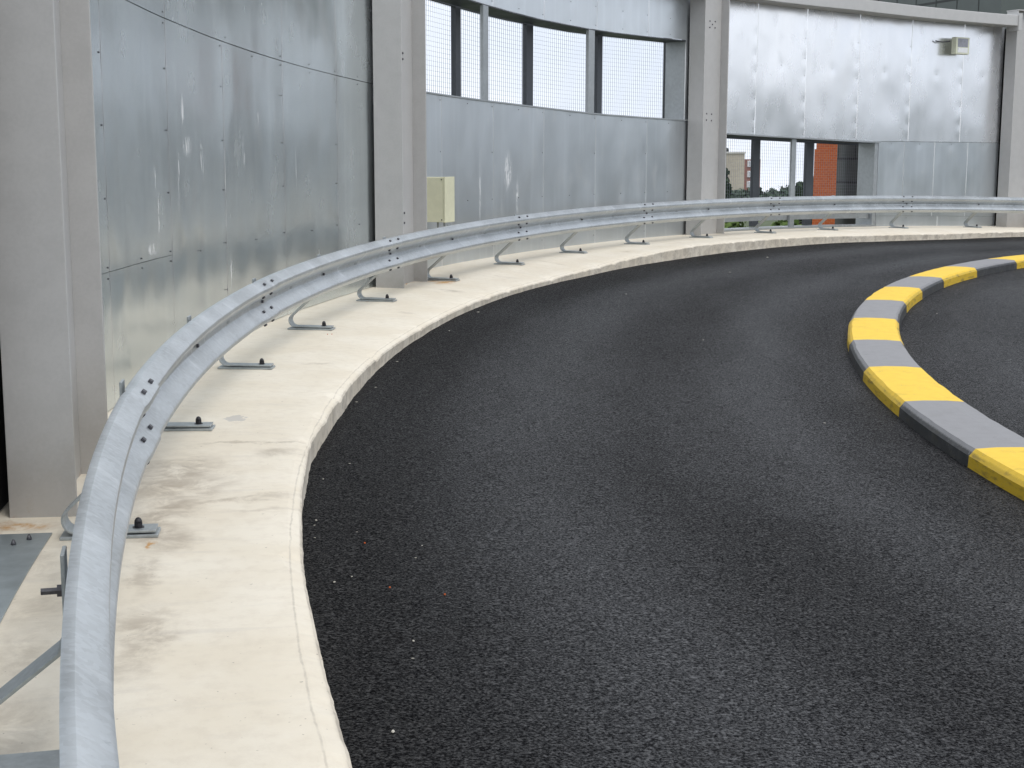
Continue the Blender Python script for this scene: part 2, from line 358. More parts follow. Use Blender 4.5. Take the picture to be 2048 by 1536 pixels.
# ------------------------------------------------------------ ground, road, pavement
mb = MB(); n = 64; r = 430
c0 = mb.vert((0, 0, -10.5)); ring = [mb.vert((r*math.cos(2*math.pi*i/n), r*math.sin(2*math.pi*i/n), -10.5)) for i in range(n)]
for i in range(n): mb.face([c0, ring[i], ring[(i+1)%n]])
tag(mb.build('ground', M_grass), kind='structure')
# asphalt road sheet
mb = MB(); T0, T1, NT_ = -1.2, 1.62, 300; Rs = [10.5, 12, 14, 16, 17.5, 18.1, 18.8, 19.5, 20.2, 20.9, 21.4, 21.8, 22.02]
ids = []
for i in range(NT_ + 1):
    th = T0 + (T1 - T0) * i / NT_
    row = []
    for R in Rs:
        dz = .004 * (mnoise.noise(Vector((R*.7, th*16, 0))))
        row.append((mb.vert(W(R, th, road_z(R, th) + dz)), (th*20*S, R*S)))
    ids.append(row)
for A, B in zip(ids, ids[1:]):
    for j in range(len(Rs) - 1): mb.face([A[j][0], A[j+1][0], B[j+1][0], B[j][0]], [A[j][1], A[j+1][1], B[j+1][1], B[j][1]], sm=True)
# underside slab so the deck has thickness
for i in range(0, NT_, 10):
    a, b2 = T0 + (T1-T0)*i/NT_, T0 + (T1-T0)*(i+10)/NT_
    q = [mb.vert(W(10.5, a, zh(a)-.95)), mb.vert(W(22.0, a, zh(a)-.95)), mb.vert(W(22.0, b2, zh(b2)-.95)), mb.vert(W(10.5, b2, zh(b2)-.95))]
    mb.face(q); q2 = [mb.vert(W(10.5, a, zh(a)-.95)), mb.vert(W(10.5, b2, zh(b2)-.95)), mb.vert(W(10.5, b2, road_z(10.5, b2))), mb.vert(W(10.5, a, road_z(10.5, a)))]
    mb.face(q2)
o = mb.build('road', M_asph); tag(o, kind='structure')
# concrete pavement with kerb face
mb = MB(); T0, T1, N = -.95, 1.50, 1500; prev = None
def jit(th, s, k): return mnoise.noise(Vector((th*s, k*3.7, 1.3)))
for i in range(N + 1):
    th = T0 + (T1 - T0) * i / N
    wob = .006*jit(th, 60, 1) + .003*jit(th, 400, 2)
    e = R_EDGE + wob - table([(-.3,.035),(-.2,.02),(-.12,-.005),(-.06,-.03),(0,0)], th); chip = max(0, jit(th, 150, 5) - .28) * .10 + max(0, jit(th, 420, 8) - .30) * .05
    prof = [(23.95, 0, 0), (23.3, 0, 0), (22.9, 0, 0), (22.6, 0, 0), (22.35, 0, 0), (22.15, 0, 0), (e + .055 + chip, 0, 0), (e + .012, -.012 - chip*.5, 1), (e, -.026 - chip*.5, 1)]
    pts = [(R, apron_z(R, th) + d) for R, d, _ in prof]
    zb = road_z(R_EDGE, th) - .04
    pts += [(e + .004 + .004*jit(th, 130, 9), (pts[-1][1]*.5 + zb*.5)), (e + .007*jit(th, 95, 11), zb)]
    zt = pts[6][1]
    row = []
    for k, (R, z) in enumerate(pts):
        v = AV(R) if k < 8 else AV(R_EDGE) - .03 - (zt - z) * S
        if k == 10: R -= table([(-.3,.03),(-.2,.03),(-.1,.0)], th)
        row.append((mb.vert(W(R, th, z)), (AU(th), v)))
    if prev:
        for k in range(len(row) - 1): mb.face([prev[k][0], prev[k+1][0], row[k+1][0], row[k][0]], [prev[k][1], prev[k+1][1], row[k+1][1], row[k][1]], sm=(k < 6 or k > 8))
    prev = row
o = mb.build('pavement', M_conc); tag(o, kind='structure')
# ------------------------------------------------------------ striped traffic island kerb
KB = [-.44,-.36,-.2804,-.20,-.1212,-.0419,.0368,.1134,.1901,.2701,.3531,.4292,.5031,.5935,.685,.77,.85,.93,1.01,1.09,1.17,1.25]
isl = thing('island_kerb', W(18.12, .3, zh(.3) - .27), 'curved raised kerb on the asphalt striped in yellow and dark blocks', 'kerb')
for i, (a, b2) in enumerate(zip(KB, KB[1:])):
    yellow = (i % 2 == 0) if False else (KB.index(a) % 2 == 0)
    mb = MB(); n = 10; rings = []
    for j in range(n + 1):
        th = a + (b2 - a) * j / n; z1 = zh(th) - .1576; zb = zh(th) - .33
        c = .022 + .008*mnoise.noise(Vector((th*70, 0, 3))); w1 = .004*mnoise.noise(Vector((th*40, 5, 3)))
        rings.append([W(18.36+w1, th, zb), W(18.352+w1, th, z1 - .045), W(18.352 - c*1.6, th, z1 - .004), W(18.2, th, z1+.003), W(18.05, th, z1+.003), W(17.898 + c*1.6, th, z1 - .004), W(17.898, th, z1 - .045), W(17.89, th, zb)])
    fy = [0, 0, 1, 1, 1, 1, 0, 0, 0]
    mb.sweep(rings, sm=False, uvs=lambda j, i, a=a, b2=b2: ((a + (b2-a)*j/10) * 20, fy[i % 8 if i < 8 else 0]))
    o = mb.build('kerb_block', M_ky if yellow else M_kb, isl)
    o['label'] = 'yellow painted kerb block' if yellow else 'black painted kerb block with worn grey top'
# ------------------------------------------------------------ galvanised wall sheets
def screw(mb, R, th, z, mi=1):
    o = W(R, th, z); a = -er(th)
    mb.rev(o, a, [(.0062, -.002), (.0062, .003), (.004, .005)], 6, mi)
def sheet(mb, R, t0, t1, z0, z1, seed=0, amp=.004, screws=(), inset=.00012, fl=0.0):
    """one steel sheet: its front gently oil-canned, 12 mm thick"""
    if R == 23.5: inset = .00034
    a, b2 = t0 + inset, t1 - inset
    nx = max(4, int((b2 - a) * R * S / .055)); nz = 40
    f0 = z0 if callable(z0) else (lambda th: z0); f1 = z1 if callable(z1) else (lambda th: z1)
    rr = random.Random(seed); tilt = (rr.random() - .5) * .006
    F = []; Bk = []
    for i in range(nx + 1):
        u = i / nx; th = a + (b2 - a) * u; fr = []; bk = []
        for j in range(nz + 1):
            v = j / nz; z = f0(th) + (f1(th) - f0(th)) * v
            d = amp * 1.5 * mnoise.noise(Vector((th*R*.9, z*1.0, R)))
            edge = min(u, 1-u) * 5; edge = min(edge, 1); d += amp * .35 * math.sin(math.pi*u) * (1 if seed % 2 else -.4)
            d += amp * edge * mnoise.noise(Vector((th*R*2.2 + 9, z*1.4, R*2)))
            for (sth, sz) in screws:          # the sheet is pulled in round each fixing
                q = ((th - sth)*R)**2 + (z - sz)**2
                if q < .06: d += (.0048 if R == 23.5 else .003) * math.exp(-q / .006)
            fr.append((mb.vert(W(R + d/S - fl, th, z)), (U(th), z*S)))
            bk.append(mb.vert(W(R + .012, th, z)))
        F.append(fr); Bk.append(bk)
    for i in range(nx):
        for j in range(nz):
            q = [F[i][j], F[i+1][j], F[i+1][j+1], F[i][j+1]]
            mb.face([x[0] for x in q], [x[1] for x in q], 0, True)
            mb.face([Bk[i][j], Bk[i][j+1], Bk[i+1][j+1], Bk[i+1][j]], [(0,0)]*4)
    def side(fa, ba):            # own vertices, so the smooth front keeps a crisp edge
        fv = [mb.vert(mb.v[q[0]]) for q in fa]; bv = [mb.vert(mb.v[q]) for q in ba]
        for k in range(len(fa) - 1): mb.face([fv[k], fv[k+1], bv[k+1], bv[k]], [fa[k][1], fa[k+1][1], fa[k+1][1], fa[k][1]])
    side(F[0], Bk[0]); side(F[-1][::-1], Bk[-1][::-1])
    side([f[-1] for f in F], [x[-1] for x in Bk]); side([f[0] for f in F][::-1], [x[0] for x in Bk][::-1])
    for (th, z) in screws: screw(mb, R - fl, th, z)
def bay(name, label, mat, R, cells, trims=()):
    tc = sum(c[0] + c[1] for c in cells) / len(cells) / 2
    root = thing(name, W(R, tc, zh(tc)), label, 'wall', 'sheet metal walls between the columns')
    for k, (t0, t1, z0, z1, scs, *alt) in enumerate(cells):
        mb = MB(); mb.edge = (U(t0), U(t1)); sheet(mb, R, t0, t1, z0, z1, seed=k + int(R*100) % 37, amp=AMP[mat.name], screws=scs)
        mb.build('metal_sheet', [alt[0] if alt else mat, M_bolt], root)
    for (nm, mt, R0, R1, a, b2, z0, z1) in trims:
        mb = MB(); curvebox(mb, R0, R1, a, b2, z0, z1, 12); mb.build(nm, mt, root)
    return root
AMP = {M_sheet1.name: .006, M_sheet2.name: .004, M_sheet3.name: .007}
base = lambda th: zh(th) + .004
def lin(a, za, b2, zb): return lambda th: za + (zb - za) * (th - a) / (b2 - a)
beamb = lambda th: table([(-.6, 3.95), (.69, 4.03), (.76, 4.03), (.877, 4.055), (.97, 4.035), (1.061, 4.018), (1.5, 4.0)], th) + .01
# first bay (between nearest and second column)
s1 = lin(-.0165, 2.362, .285, 2.165)
cells = []
ed = [-.088, -.018, .0445, .103, .170, .2325, .283]
for a, b2 in zip(ed, ed[1:]):
    sc_ = [(b2 - .0016, z) for z in (.42, .78, 1.18, 1.55, 1.95) if z < 2] + [((a+b2)/2, .76), (b2 - .0016, s1(b2) - .035), ((a+b2)/2, s1((a+b2)/2) - .035)]
    if b2 <= .05:
        cells.append((a, b2, base, .772, [(b2-.0016, .735), ((a+b2)/2, .74)])); cells.append((a, b2, .775, s1, [(b2-.0016, z) for z in (.80, 1.19, 1.6, 2.0)] + [((a+b2)/2, .80), (b2-.0016, s1(b2)-.03)]))
    else: cells.append((a, b2, base, s1, sc_))
for a, b2 in zip([-.088, -.018, .0445, .170, .2325], [-.018, .0445, .170, .2325, .283]):
    cells.append((a, b2, lambda th: s1(th) + .006, beamb, [(b2 - .0016, s1(b2) + .04), ((a+b2)/2, s1((a+b2)/2) + .04), (b2 - .0016, 3.1)]))
bay('sheet_metal_wall', 'tall scuffed galvanised sheet wall with white scratches between the two left columns', M_sheet1, 23.205, cells,
    [('gap_shade_strip', M_void, 23.26, 23.32, -.10, .30, lambda th: zh(th) + .01, lambda th: 4.0)])  # dark strip added behind the sheets as gap shade
# second bay
sill = lambda th: table([(.30, 2.19), (.365, 2.163), (.485, 2.11), (.58, 2.053), (.686, 2.022), (.7, 2.02)], th)
head = lambda th: table([(.30, 3.44), (.43, 3.345), (.492, 3.298), (.579, 3.273), (.681, 3.299), (.70, 3.30)], th)
R2 = 23.42; cells = []
ed = [.308, .381, .445, .508, .574, .639, .6935]
for a, b2 in zip(ed, ed[1:]):
    m_ = (a + b2) / 2
    cells.append((a, b2, base, sill, [(b2 - .0016, z) for z in (.3, .9, 1.5)] + [(m_, sill(m_) - .05), (b2 - .0016, sill(b2) - .05), (m_, .9)] ))
    cells.append((a, b2, head, beamb, [(m_, head(m_) + .06), (b2 - .0016, head(b2) + .06), (m_, 3.6), (b2 - .0016, 3.6)]))
cells.append((.6862, .6935, sill, head, []))
bay('sheet_metal_wall', 'dull grey galvanised sheet wall with a long high window strip between the middle columns', M_sheet2, R2, cells,
    [('window_sill', M_trim, 23.405, 23.80, .308, .6935, lambda th: sill(th) + .003, lambda th: sill(th) + .022),
     ('window_head', M_dark, 23.425, 23.80, .308, .6935, lambda th: head(th) - .018, lambda th: head(th) - .004),
     ('window_jamb', M_trim, 23.435, 23.80, .6862, .6880, lambda th: sill(th) + .024, lambda th: head(th) - .02),
     ('window_mullion', M_trim, 23.415, 23.46, .4322, .4385, lambda th: sill(th) + .024, lambda th: head(th) - .02),
     ('window_mullion', M_trim, 23.415, 23.46, .5635, .5710, lambda th: sill(th) + .024, lambda th: head(th) - .02),
     ('gap_shade_strip', M_void, 23.47, 23.53, .6885, .73, lambda th: zh(th) + .01, lambda th: 4.0),
     ('gap_shade_strip', M_void, 23.47, 23.53, .292, .312, lambda th: zh(th) + .01, lambda th: 4.0)])
# third bay
s3 = lambda th: table([(.69, 1.885), (.746, 1.859), (.833, 1.812), (.929, 1.755), (.963, 1.763), (1.081, 1.755), (1.2, 1.75)], th)
R3 = 23.5; cells = []
ed = [.704, .781, .843, .908, .972, 1.0345, 1.0820]
for a, b2 in zip(ed, ed[1:]):
    m_ = (a+b2)/2
    cells.append((a, b2, s3, lambda th: beamb(th) + .09, [(b2 - .0016, z) for z in (2.1, 2.45, 2.9, 3.2, 3.55)] + [(m_, 3.05), (b2 - .0016, s3(b2) + .05)]))
for a, b2 in zip([.936, .968, 1.005, 1.045], [.968, 1.005, 1.045, 1.0820]):
    cells.append((a, b2, lambda th: zh(th) + .20, lambda th: s3(th) - .008, [((a+b2)/2, s3((a+b2)/2) - .05)], M_sheet2))  # lower sheets get a darker base: their weaker sky reflection painted in
for a, b2 in zip([.936, 1.012], [1.012, 1.0820]):
    cells.append((a, b2, base, lambda th: zh(th) + .196, [((a+b2)/2, zh((a+b2)/2) + .16)], M_sheet2))
bay('sheet_metal_wall', 'bright galvanised sheet wall under the curved beam with a low window at its left', M_sheet3, R3, cells,
    [('window_head', M_trim, 23.46, 23.50, .704, .937, lambda th: s3(th) - .030, lambda th: s3(th) - .004),
     ('head_soffit', M_dark, 23.502, 23.85, .704, .929, lambda th: s3(th) - .040, lambda th: s3(th) - .010),
     ('window_jamb', M_trim, 23.488, 23.88, .931, .9352, base, lambda th: s3(th) - .03),
     ('window_mullion', M_trim, 23.51, 23.55, .829, .8345, base, lambda th: s3(th) - .03),
     ('window_sill', M_trim, 23.47, 23.80, .704, .9305, base, lambda th: zh(th) + .035),
     ('lower_rail', M_trim, 23.56, 23.62, .704, .9305, lambda th: zh(th) + .155, lambda th: zh(th) + .245),
     ('gap_shade_strip', M_void, 23.53, 23.58, 1.0830, 1.118, lambda th: zh(th) + .01, lambda th: 4.0)])
# bay at the frame's left edge and the one beyond the frame's right edge
cells = [(a, a + .0625, base, 2.35, [(a + .061, z) for z in (.4, 1.2)]) for a in [-.1372 - .0625*k for k in range(1, 9)]]
cells += [(a, a + .0625, 2.356, beamb, []) for a in [-.1372 - .0625*k for k in range(1, 9)]]
bay('sheet_metal_wall', 'narrow strip of galvanised sheet wall left of the nearest column at the photo edge', M_sheet2, 23.12, cells,
    [('gap_shade_strip', M_void, 23.19, 23.23, -.20, -.085, lambda th: zh(th) + .01, lambda th: 4.0)])
cells = [(1.1195 + .0625*k, 1.1195 + .0625*(k+1), base, beamb, []) for k in range(6)]
bay('sheet_metal_wall', 'galvanised sheet wall beyond the last column at the right edge', M_sheet3, 23.5, cells)
# the rest of the round drum, unseen, added for reflections in sheets and asphalt
cells = []
mb = MB(); rings = []
for i in range(61):
    th = 1.49 + (5.62 - 1.49) * i / 60; rings.append([W(23.5, th, -1.2), W(23.6, th, -1.2), W(23.6, th, 3.9), W(23.5, th, 3.9)])
mb.sweep(rings, uvs=lambda j, i: (1.49*25.6 + j*1.76, (0, 0, 5.6, 5.6, 0)[i]), sm=False)
o = mb.build('unseen_drum_wall', M_drum); tag(o, 'unseen curved galvanised wall closing the far side of the round ramp, added for reflections', 'wall')
# ------------------------------------------------------------ window screens: dark posts, top bar, wire mesh
def screen(label, R, t0, t1, zlo, zhi, posts, th_bar, pitch):
    tc = (t0 + t1) / 2
    root = thing('mesh_screen', W(R, tc, zlo(tc)), label, 'screen', 'mesh screens in the window openings')
    for (a, b2) in posts:
        mb = MB(); curvebox(mb, R, R + .07, a, b2, lambda th: zlo(th) - .2, zhi, 2); mb.build('post', M_dark, root)
    mb = MB(); curvebox(mb, R + .002, R + .05, t0, t1, lambda th: zhi(th) - th_bar, lambda th: zhi(th) - .015, 16); mb.build('top_bar', M_dark, root)
    mb = MB(); curvebox(mb, R + .002, R + .05, t0, t1, lambda th: zlo(th) - .03, lambda th: zlo(th) + .012, 16); mb.build('bottom_bar', M_dark, root)
    mb = MB(); w = .0010
    n = int((t1 - t0) * R / pitch)
    for i in range(n):
        th = t0 + (i + .5) * (t1 - t0) / n
        curvebox(mb, R + .052, R + .056, th - w/R, th + w/R, zlo, zhi, 1)
    nz = int((zhi(tc) - zlo(tc)) / (pitch * 1.05))
    for j in range(nz):
        k = (j + .5) / nz
        curvebox(mb, R + .057, R + .060, t0, t1, lambda th: zlo(th) + (zhi(th)-zlo(th))*k - w, lambda th: zlo(th) + (zhi(th)-zlo(th))*k + w, 14)
    mb.build('wire_mesh', M_wire, root)
screen('fine square wire mesh on dark posts behind the high window strip', 23.85, .30, .70, lambda th: sill(th) - .03, lambda th: head(th) + .07,
       [(.436, .442), (.520, .528), (.606, .612), (.691, .6972)], .085, .056)
screen('square wire mesh on dark posts behind the low window beside the brick building', 23.95, .70, .948, lambda th: zh(th) + .23, lambda th: s3(th) + .03,
       [(.8068, .8145), (.872, .8805), (.9395, .944)], .10, .056)
# ------------------------------------------------------------ steel columns
def column(tA, tC, label, zb=0, tilt=0.0, bolts=(), ztop=4.3, Ro=22.855, Ri=23.145):
    tc = (tA + tC) / 2; o0 = W((Ro + Ri)/2, tc, zh(tc)); root = thing('steel_column', o0, label, 'column', 'painted steel columns along the wall')
    h0, h1 = 0.0, (ztop - zh(tc)) * S
    r_, e_ = er(tc), et(tc); wid = (tC - tA) * 23.0 * S / 2; half = (Ri - Ro) / 2 * S; tf = .022
    def prof(pts, nm):
        mb = MB(); mb.box(o0, r_, e_, UPV, *pts, h0 - .03, h1); return mb.build(nm, M_paint, root)
    def bev(o):
        md = o.modifiers.new('bevel', 'BEVEL'); md.width = .003; md.segments = 2; md.limit_method = 'ANGLE'; return o
    bev(prof((-half, half, -wid, -wid + tf), 'flange')); bev(prof((-half, half, wid - tf, wid), 'flange')); bev(prof((-.008, .008, -wid + tf + .001, wid - tf - .001), 'web'))
    mb = MB(); mb.box(o0, r_, e_, UPV, -half - .01, half + .01, -wid - .01, wid + .01, h1 + .001, h1 + .02); mb.build('cap_plate', M_paint, root)
    for (k, z) in bolts:
        mb = MB(); p = o0 + e_ * (k * wid) + UPV * ((z - zh(tc)) * S) - r_ * .008
        mb.rev(p, -r_, [(.013, 0), (.013, .009), (.008, .012)], 6); mb.build('bolt', M_bolt, root)
    return root
column(-.1265, -.0915, 'nearest and widest grey steel column at the left edge', bolts=[], Ro=22.86, Ri=23.13)
column(.2724, .304, 'grey steel column with rust at its foot beside the cream junction box', bolts=[(.15, 2.50), (.15, 2.44), (.15, .85), (.15, .745)], Ri=23.165)
column(.6887, .7200, 'slim grey steel column between the high window strip and the low window', bolts=[(-.03,3.615),(.40,3.618),(-.03,3.515),(.40,3.518),(.18,3.567),(-.14,2.146),(.27,2.142),(-.14,2.045),(.27,2.04)], Ro=23.10, Ri=23.39)
column(1.0807, 1.1117, 'grey steel column at the right edge carrying the curved beam', ztop=4.33, bolts=[(.45, 3.40), (.45, 3.30)], Ro=23.15, Ri=23.44)
# curved ring beam on top, one length per bay
def ring_beam(a, b2, label):
    tc = (a + b2) / 2; root = thing('curved_beam', W(23.15, tc, beamb(tc)), label, 'beam', 'lengths of curved beam over the wall')
    mb = MB(); curvebox(mb, 23.02, 23.20, a, b2, lambda th: beamb(th) - .012, lambda th: beamb(th) + .195, 30, sm=False)
    o = mb.build('box_section', M_beamp, root); md = o.modifiers.new('bevel', 'BEVEL'); md.width = .012; md.segments = 3; md.limit_method = 'ANGLE'; md.angle_limit = RAD(50)
    mb = MB(); curvebox(mb, 23.201, 23.488, a, b2, lambda th: beamb(th) + .0, lambda th: beamb(th) + .10, 30); mb.build('top_ledge', M_beamp, root)
    for th in (b2 - .0026,):
        mb = MB(); curvebox(mb, 23.00, 23.24, th - .002, th + .002, lambda q: beamb(q) - .10, lambda q: beamb(q) + .23, 1); mb.build('end_plate', M_beamp, root)
ring_beam(.7215, 1.0795, 'light grey curved beam along the top of the bright wall at upper right')
ring_beam(1.1135, 1.45, 'end of a light grey curved beam right of the last column')
ring_beam(.306, .6870, 'light grey curved beam above the high window strip')
# ------------------------------------------------------------ guard rail
ANCH = [(-.2375,22.60),(-.1404,22.58),(-.0467,22.603),(.0447,22.618),(.1324,22.628),(.2217,22.64),(.3105,22.64),(.4025,22.64),(.4900,22.64),(.5770,22.64),(.6640,22.64),(.7500,22.64),(.8330,22.64),(.9250,22.64),(1.0190,22.64),(1.108,22.64),(1.197,22.64)]
ZC = .447
def rback(th): return table([(-.6,22.54),(-.3,22.545),(-.25,22.558),(-.19,22.576),(-.15,22.588),(-.09,22.596),(0,22.612),(.06,22.63),(2,22.63)], th)
half_prof = [(.1545,.000),(.1530,.020),(.1470,.030),(.1180,.072),(.1080,.080),(.0900,.0805),(.0780,.074),(.0280,.014),(.0160,.003)]
prof = [(z, d) for z, d in half_prof] + [(0.0, .000)] + [(-z, d) for z, d in half_prof[::-1]]
def rail_ring(th, off):
    """closed W section at th: front outline then back outline 4 mm behind"""
    rb = rback(th); z0 = zh(th) + ZC; tk = .0042
    f = [W(rb - d - off, th, z0 + z) for z, d in prof]; bk = [W(rb - d - off + tk, th, z0 + z * (1 - .008)) for z, d in prof][::-1]
    return f + bk
rail_root = thing('guard_rail', W(22.62, .4, zh(.4)), 'curved galvanised guard rail on sprung feet running along the pale kerb', 'guard rail')
splices = [-.3185, ] + [ANCH[i][0] for i in (1, 3, 5, 7, 9, 11, 13, 15)] + [1.30]
splices = [-.50] + splices
def rail_bolt(th, z, d, up, parent, r=.013, h=.012, name='bolt'):
    rb = rback(th); p = W(rb - d, th, zh(th) + ZC + z)
    nrm = (-er(th) + UPV * up).normalized()
    mb = MB()
    mb.box(p, et(th), nrm.cross(et(th)).normalized(), nrm, -.017, .017, -.0105, .0105, .0, .014)
    o = mb.build(name, M_bolt, parent); md = o.modifiers.new('bevel', 'BEVEL'); md.width = .003; md.segments = 2
ulen = [0.0]
for zd in zip(prof, prof[1:]): ulen.append(ulen[-1] + math.dist(*zd) * S)
ulen += ulen[::-1]
for i, (a, b2) in enumerate(zip(splices, splices[1:])):
    t0, t1 = a - .0075, b2 + .0085; n = max(8, int((t1 - t0) / .0035)); rings = []; ths = []
    for j in range(n + 1):
        th = t0 + (t1 - t0) * j / n; k = (th - (b2 - .0105)) / .002
        off = .0090 * min(max(k, 0), 1); rings.append(rail_ring(th, off)); ths.append(th)
    mb = MB(); mb.sweep(rings, sm=True, uvs=lambda j, q: (ths[min(j, len(ths)-1)] * 25, ulen[q % len(ulen)]))
    beam = mb.build('rail_beam', M_rail, rail_root)
    md = beam.modifiers.new('edge', 'EDGE_SPLIT'); md.split_angle = RAD(24)
    if i in (1, 2, 3, 4, 5, 6, 7, 8) :
        if b2 > -.2:
            for dt in (-.0050, .0062):
                for (z, d, up) in ((.132, .052, 1.5), (.052, .043, -1.1), (-.052, .043, 1.1), (-.132, .052, -1.5)):
                    rail_bolt(b2 + dt, z, d + .0045 + .003, up, beam)
        for th, _ in ANCH:
            if a < th - .003 and th < b2 + .003: rail_bolt(th + (.0018 if abs(th-b2) < .01 else 0), .004, .004 + (.005 if abs(th-b2) < .01 else 0), 0, beam)
        # slotted holes half-way between the feet, pale plates painting the light through them
        mids = [(x[0] + y[0]) / 2 for x, y in zip(ANCH, ANCH[1:]) if a < (x[0]+y[0])/2 < b2]
        for th in mids:
            mb = MB(); p = W(rback(th), th, zh(th) + ZC)
            mb.box(p, et(th), UPV, -er(th), -.035, .035, -.010, .010, .0, .0035); mb.build('slot_light_plate', M_trim, beam)
# sprung feet: base plate, folded strap, tab behind the rail, black domed nut
def foot(th, R):
    o = W(R, th, apron_z(R, th)); r_, e_ = er(th), et(th); wd = .058
    pl = MB(); pl.box(o, r_, e_, UPV, -.088, .32, -wd - .008, wd + .008, .000, .014)
    base_o = pl.build('foot_plate', M_brk, rail_root)
    md = base_o.modifiers.new('bevel', 'BEVEL'); md.width = .0025; md.segments = 2
    path = [(-.078, .026), (.10, .026), (.235, .027)]
    cx, cz, q = .250, .083, .057
    for k in range(9):
        a = -math.pi/2 + k * (math.pi*.72) / 8; path.append((cx + q*math.cos(a), cz + q*math.sin(a)))
    rt = (rback(th) + .022 - R) * S; ztab = .60 if th < -.2 else .672
    path += [(rt + .030, .335), (rt + .014, .365), (rt + .010, .40), (rt + .010, ztab)]
    mb = MB(); th_ = .0055; rings = []
    for k, (x, z) in enumerate(path):
        a = path[max(k-1, 0)]; c = path[min(k+1, len(path)-1)]; d = Vector((c[0]-a[0], c[1]-a[1])).normalized(); nx, nz = -d.y, d.x
        w_ = wd if k < 14 else .048
        P = lambda s, t_: o + r_ * (x + nx*s) + UPV * (z + nz*s) + e_ * t_
        rings.append([P(th_, -w_), P(th_, w_), P(-th_, w_), P(-th_, -w_)])
    mb.sweep(rings, sm=False); st = mb.build('spring_strap', M_brk, base_o)
    md = st.modifiers.new('bevel', 'BEVEL'); md.width = .0025; md.segments = 2; md.limit_method = 'ANGLE'; md.angle_limit = RAD(50)
    mb = MB(); p = o + UPV * .031
    mb.rev(p, UPV, [(.028, 0), (.028, .003), (.0195, .004), (.0195, .022)], 6, sm=False)
    mb.rev(p, UPV, [(.0165, .022), (.016, .030), (.0125, .038), (.007, .043), (.002, .045)], 14)
    mb.build('domed_nut', M_plast, base_o)
    mb = MB(); p = o + r_ * (rt + .016) + UPV * (ZC*S)
    mb.rev(p, r_, [(.018, 0), (.018, .014), (.010, .014), (.010, .055)], 6, sm=False); mb.build('bolt_end', M_bolt, base_o)
for th, R in ANCH: foot(th, R)
# ------------------------------------------------------------ small things
# flat galvanised plate lying left of the rail
o0 = W(23.02, -.17, zh(-.17))
root = thing('floor_plate', o0, 'flat galvanised plate screwed to the concrete beside the nearest column', 'plate')
mb = MB(); curvebox(mb, 22.915, 23.115, -.36, -.1385, lambda th: zh(th) + .002, lambda th: zh(th) + .007, 20); 
def uvfix(mb): pass
mb.build('plate_sheet', plain('weathered_zinc_plate', (.33,.37,.385), .4, .45, .22, 6, .2), root)
for th, R in ((-.1425, 22.985), (-.1455, 23.03), (-.20, 22.96)):
    mb = MB(); mb.rev(W(R, th, zh(th) + .008), UPV, [(.012, 0), (.011, .006), (.004, .022)], 8); mb.build('screw', M_bolt, root)
# cream junction box beside the second column
tb = .3600; o0 = W(23.1, tb, .685); r_, e_ = er(tb), et(tb)
root = thing('junction_box', o0, 'cream junction box mounted on the wall behind the second column', 'junction box')
hb = .525 * S; wb = .0120 * 23.1 * S / 2; db = .31 * S
def bevo(o, w_=.006): 
    md = o.modifiers.new('bevel', 'BEVEL'); md.width = w_; md.segments = 3; return o
mb = MB(); mb.box(o0, r_, e_, UPV, .030, db, -wb, wb, .004, hb - .004); bevo(mb.build('box_body', M_cream, root))
mb = MB(); mb.box(o0, r_, e_, UPV, 0, .027, -wb - .003, wb + .003, 0, hb); bevo(mb.build('lid', M_cream, root))
for z in (.035, hb - .035):
    mb = MB(); mb.rev(o0 + r_*.05 - e_*(wb - .001) + UPV*z, -e_, [(.009, 0), (.009, .006)], 8); mb.build('screw', M_bolt, root)
for k in (.06, .15):
    mb = MB(); mb.rev(o0 + r_*(k + .02) + UPV*(-.075), UPV, [(.012, 0), (.012, .08)], 10); mb.build('cable_gland', M_trim, root)
# wall lamp high on the bright wall
tl = 1.0225; o0 = W(23.28, tl, 3.44); r_, e_ = er(tl), et(tl)
root = thing('wall_lamp', o0, 'small square floodlight with cable ends high on the bright wall', 'wall lamp')
wl, hl = .0082 * 23.3 * S, .325 * S
mb = MB(); mb.box(o0, r_, e_, UPV, 0.02, .13, -wl, wl, 0, hl); bevo(mb.build('lamp_housing', M_cream2, root), .012)
mb = MB(); mb.box(o0, r_, e_, UPV, 0, .019, -wl*.98, wl*.98, .004, hl-.004); 
bevo(mb.build('front_frame', M_cream2, root), .005)
mb = MB(); mb.box(o0, r_, e_, UPV, -.004, -.0005, -wl*.74, wl*.74, hl*.42, hl*.92); mb.build('lamp_glass', plain('lamp_glass_grey', (.24,.25,.29), .12, 0, .2, 20), root)
mb = MB(); mb.box(o0, r_, e_, UPV, -.004, -.0005, -wl*.74, wl*.74, hl*.10, hl*.38); mb.build('reflector', plain('lamp_reflector', (.75,.76,.76), .3, .2, .05), root)
def cable(pts, r, parent, nm):
    mb = MB(); rings = []
    for k, p in enumerate(pts):
        d = (pts[min(k+1, len(pts)-1)] - pts[max(k-1, 0)]).normalized(); u = d.orthogonal().normalized(); v = d.cross(u)
        rings.append([p + (u*math.cos(q*math.pi/4) + v*math.sin(q*math.pi/4))*r for q in range(8)])
    mb.sweep(rings, sm=True); mb.build(nm, M_bolt, parent)
def arc(t0, t1, z0, sag, r0, r1): return [W(r0 + (r1-r0)*k/8, t0 + (t1-t0)*k/8, z0 - sag*math.sin(math.pi*k/8)) for k in range(9)]
cable(arc(1.0105, .9985, 3.685, .02, 23.36, 23.47), .013, root, 'cable')
cable(arc(1.0285, 1.0385, 3.66, .005, 23.38, 23.46), .013, root, 'cable')
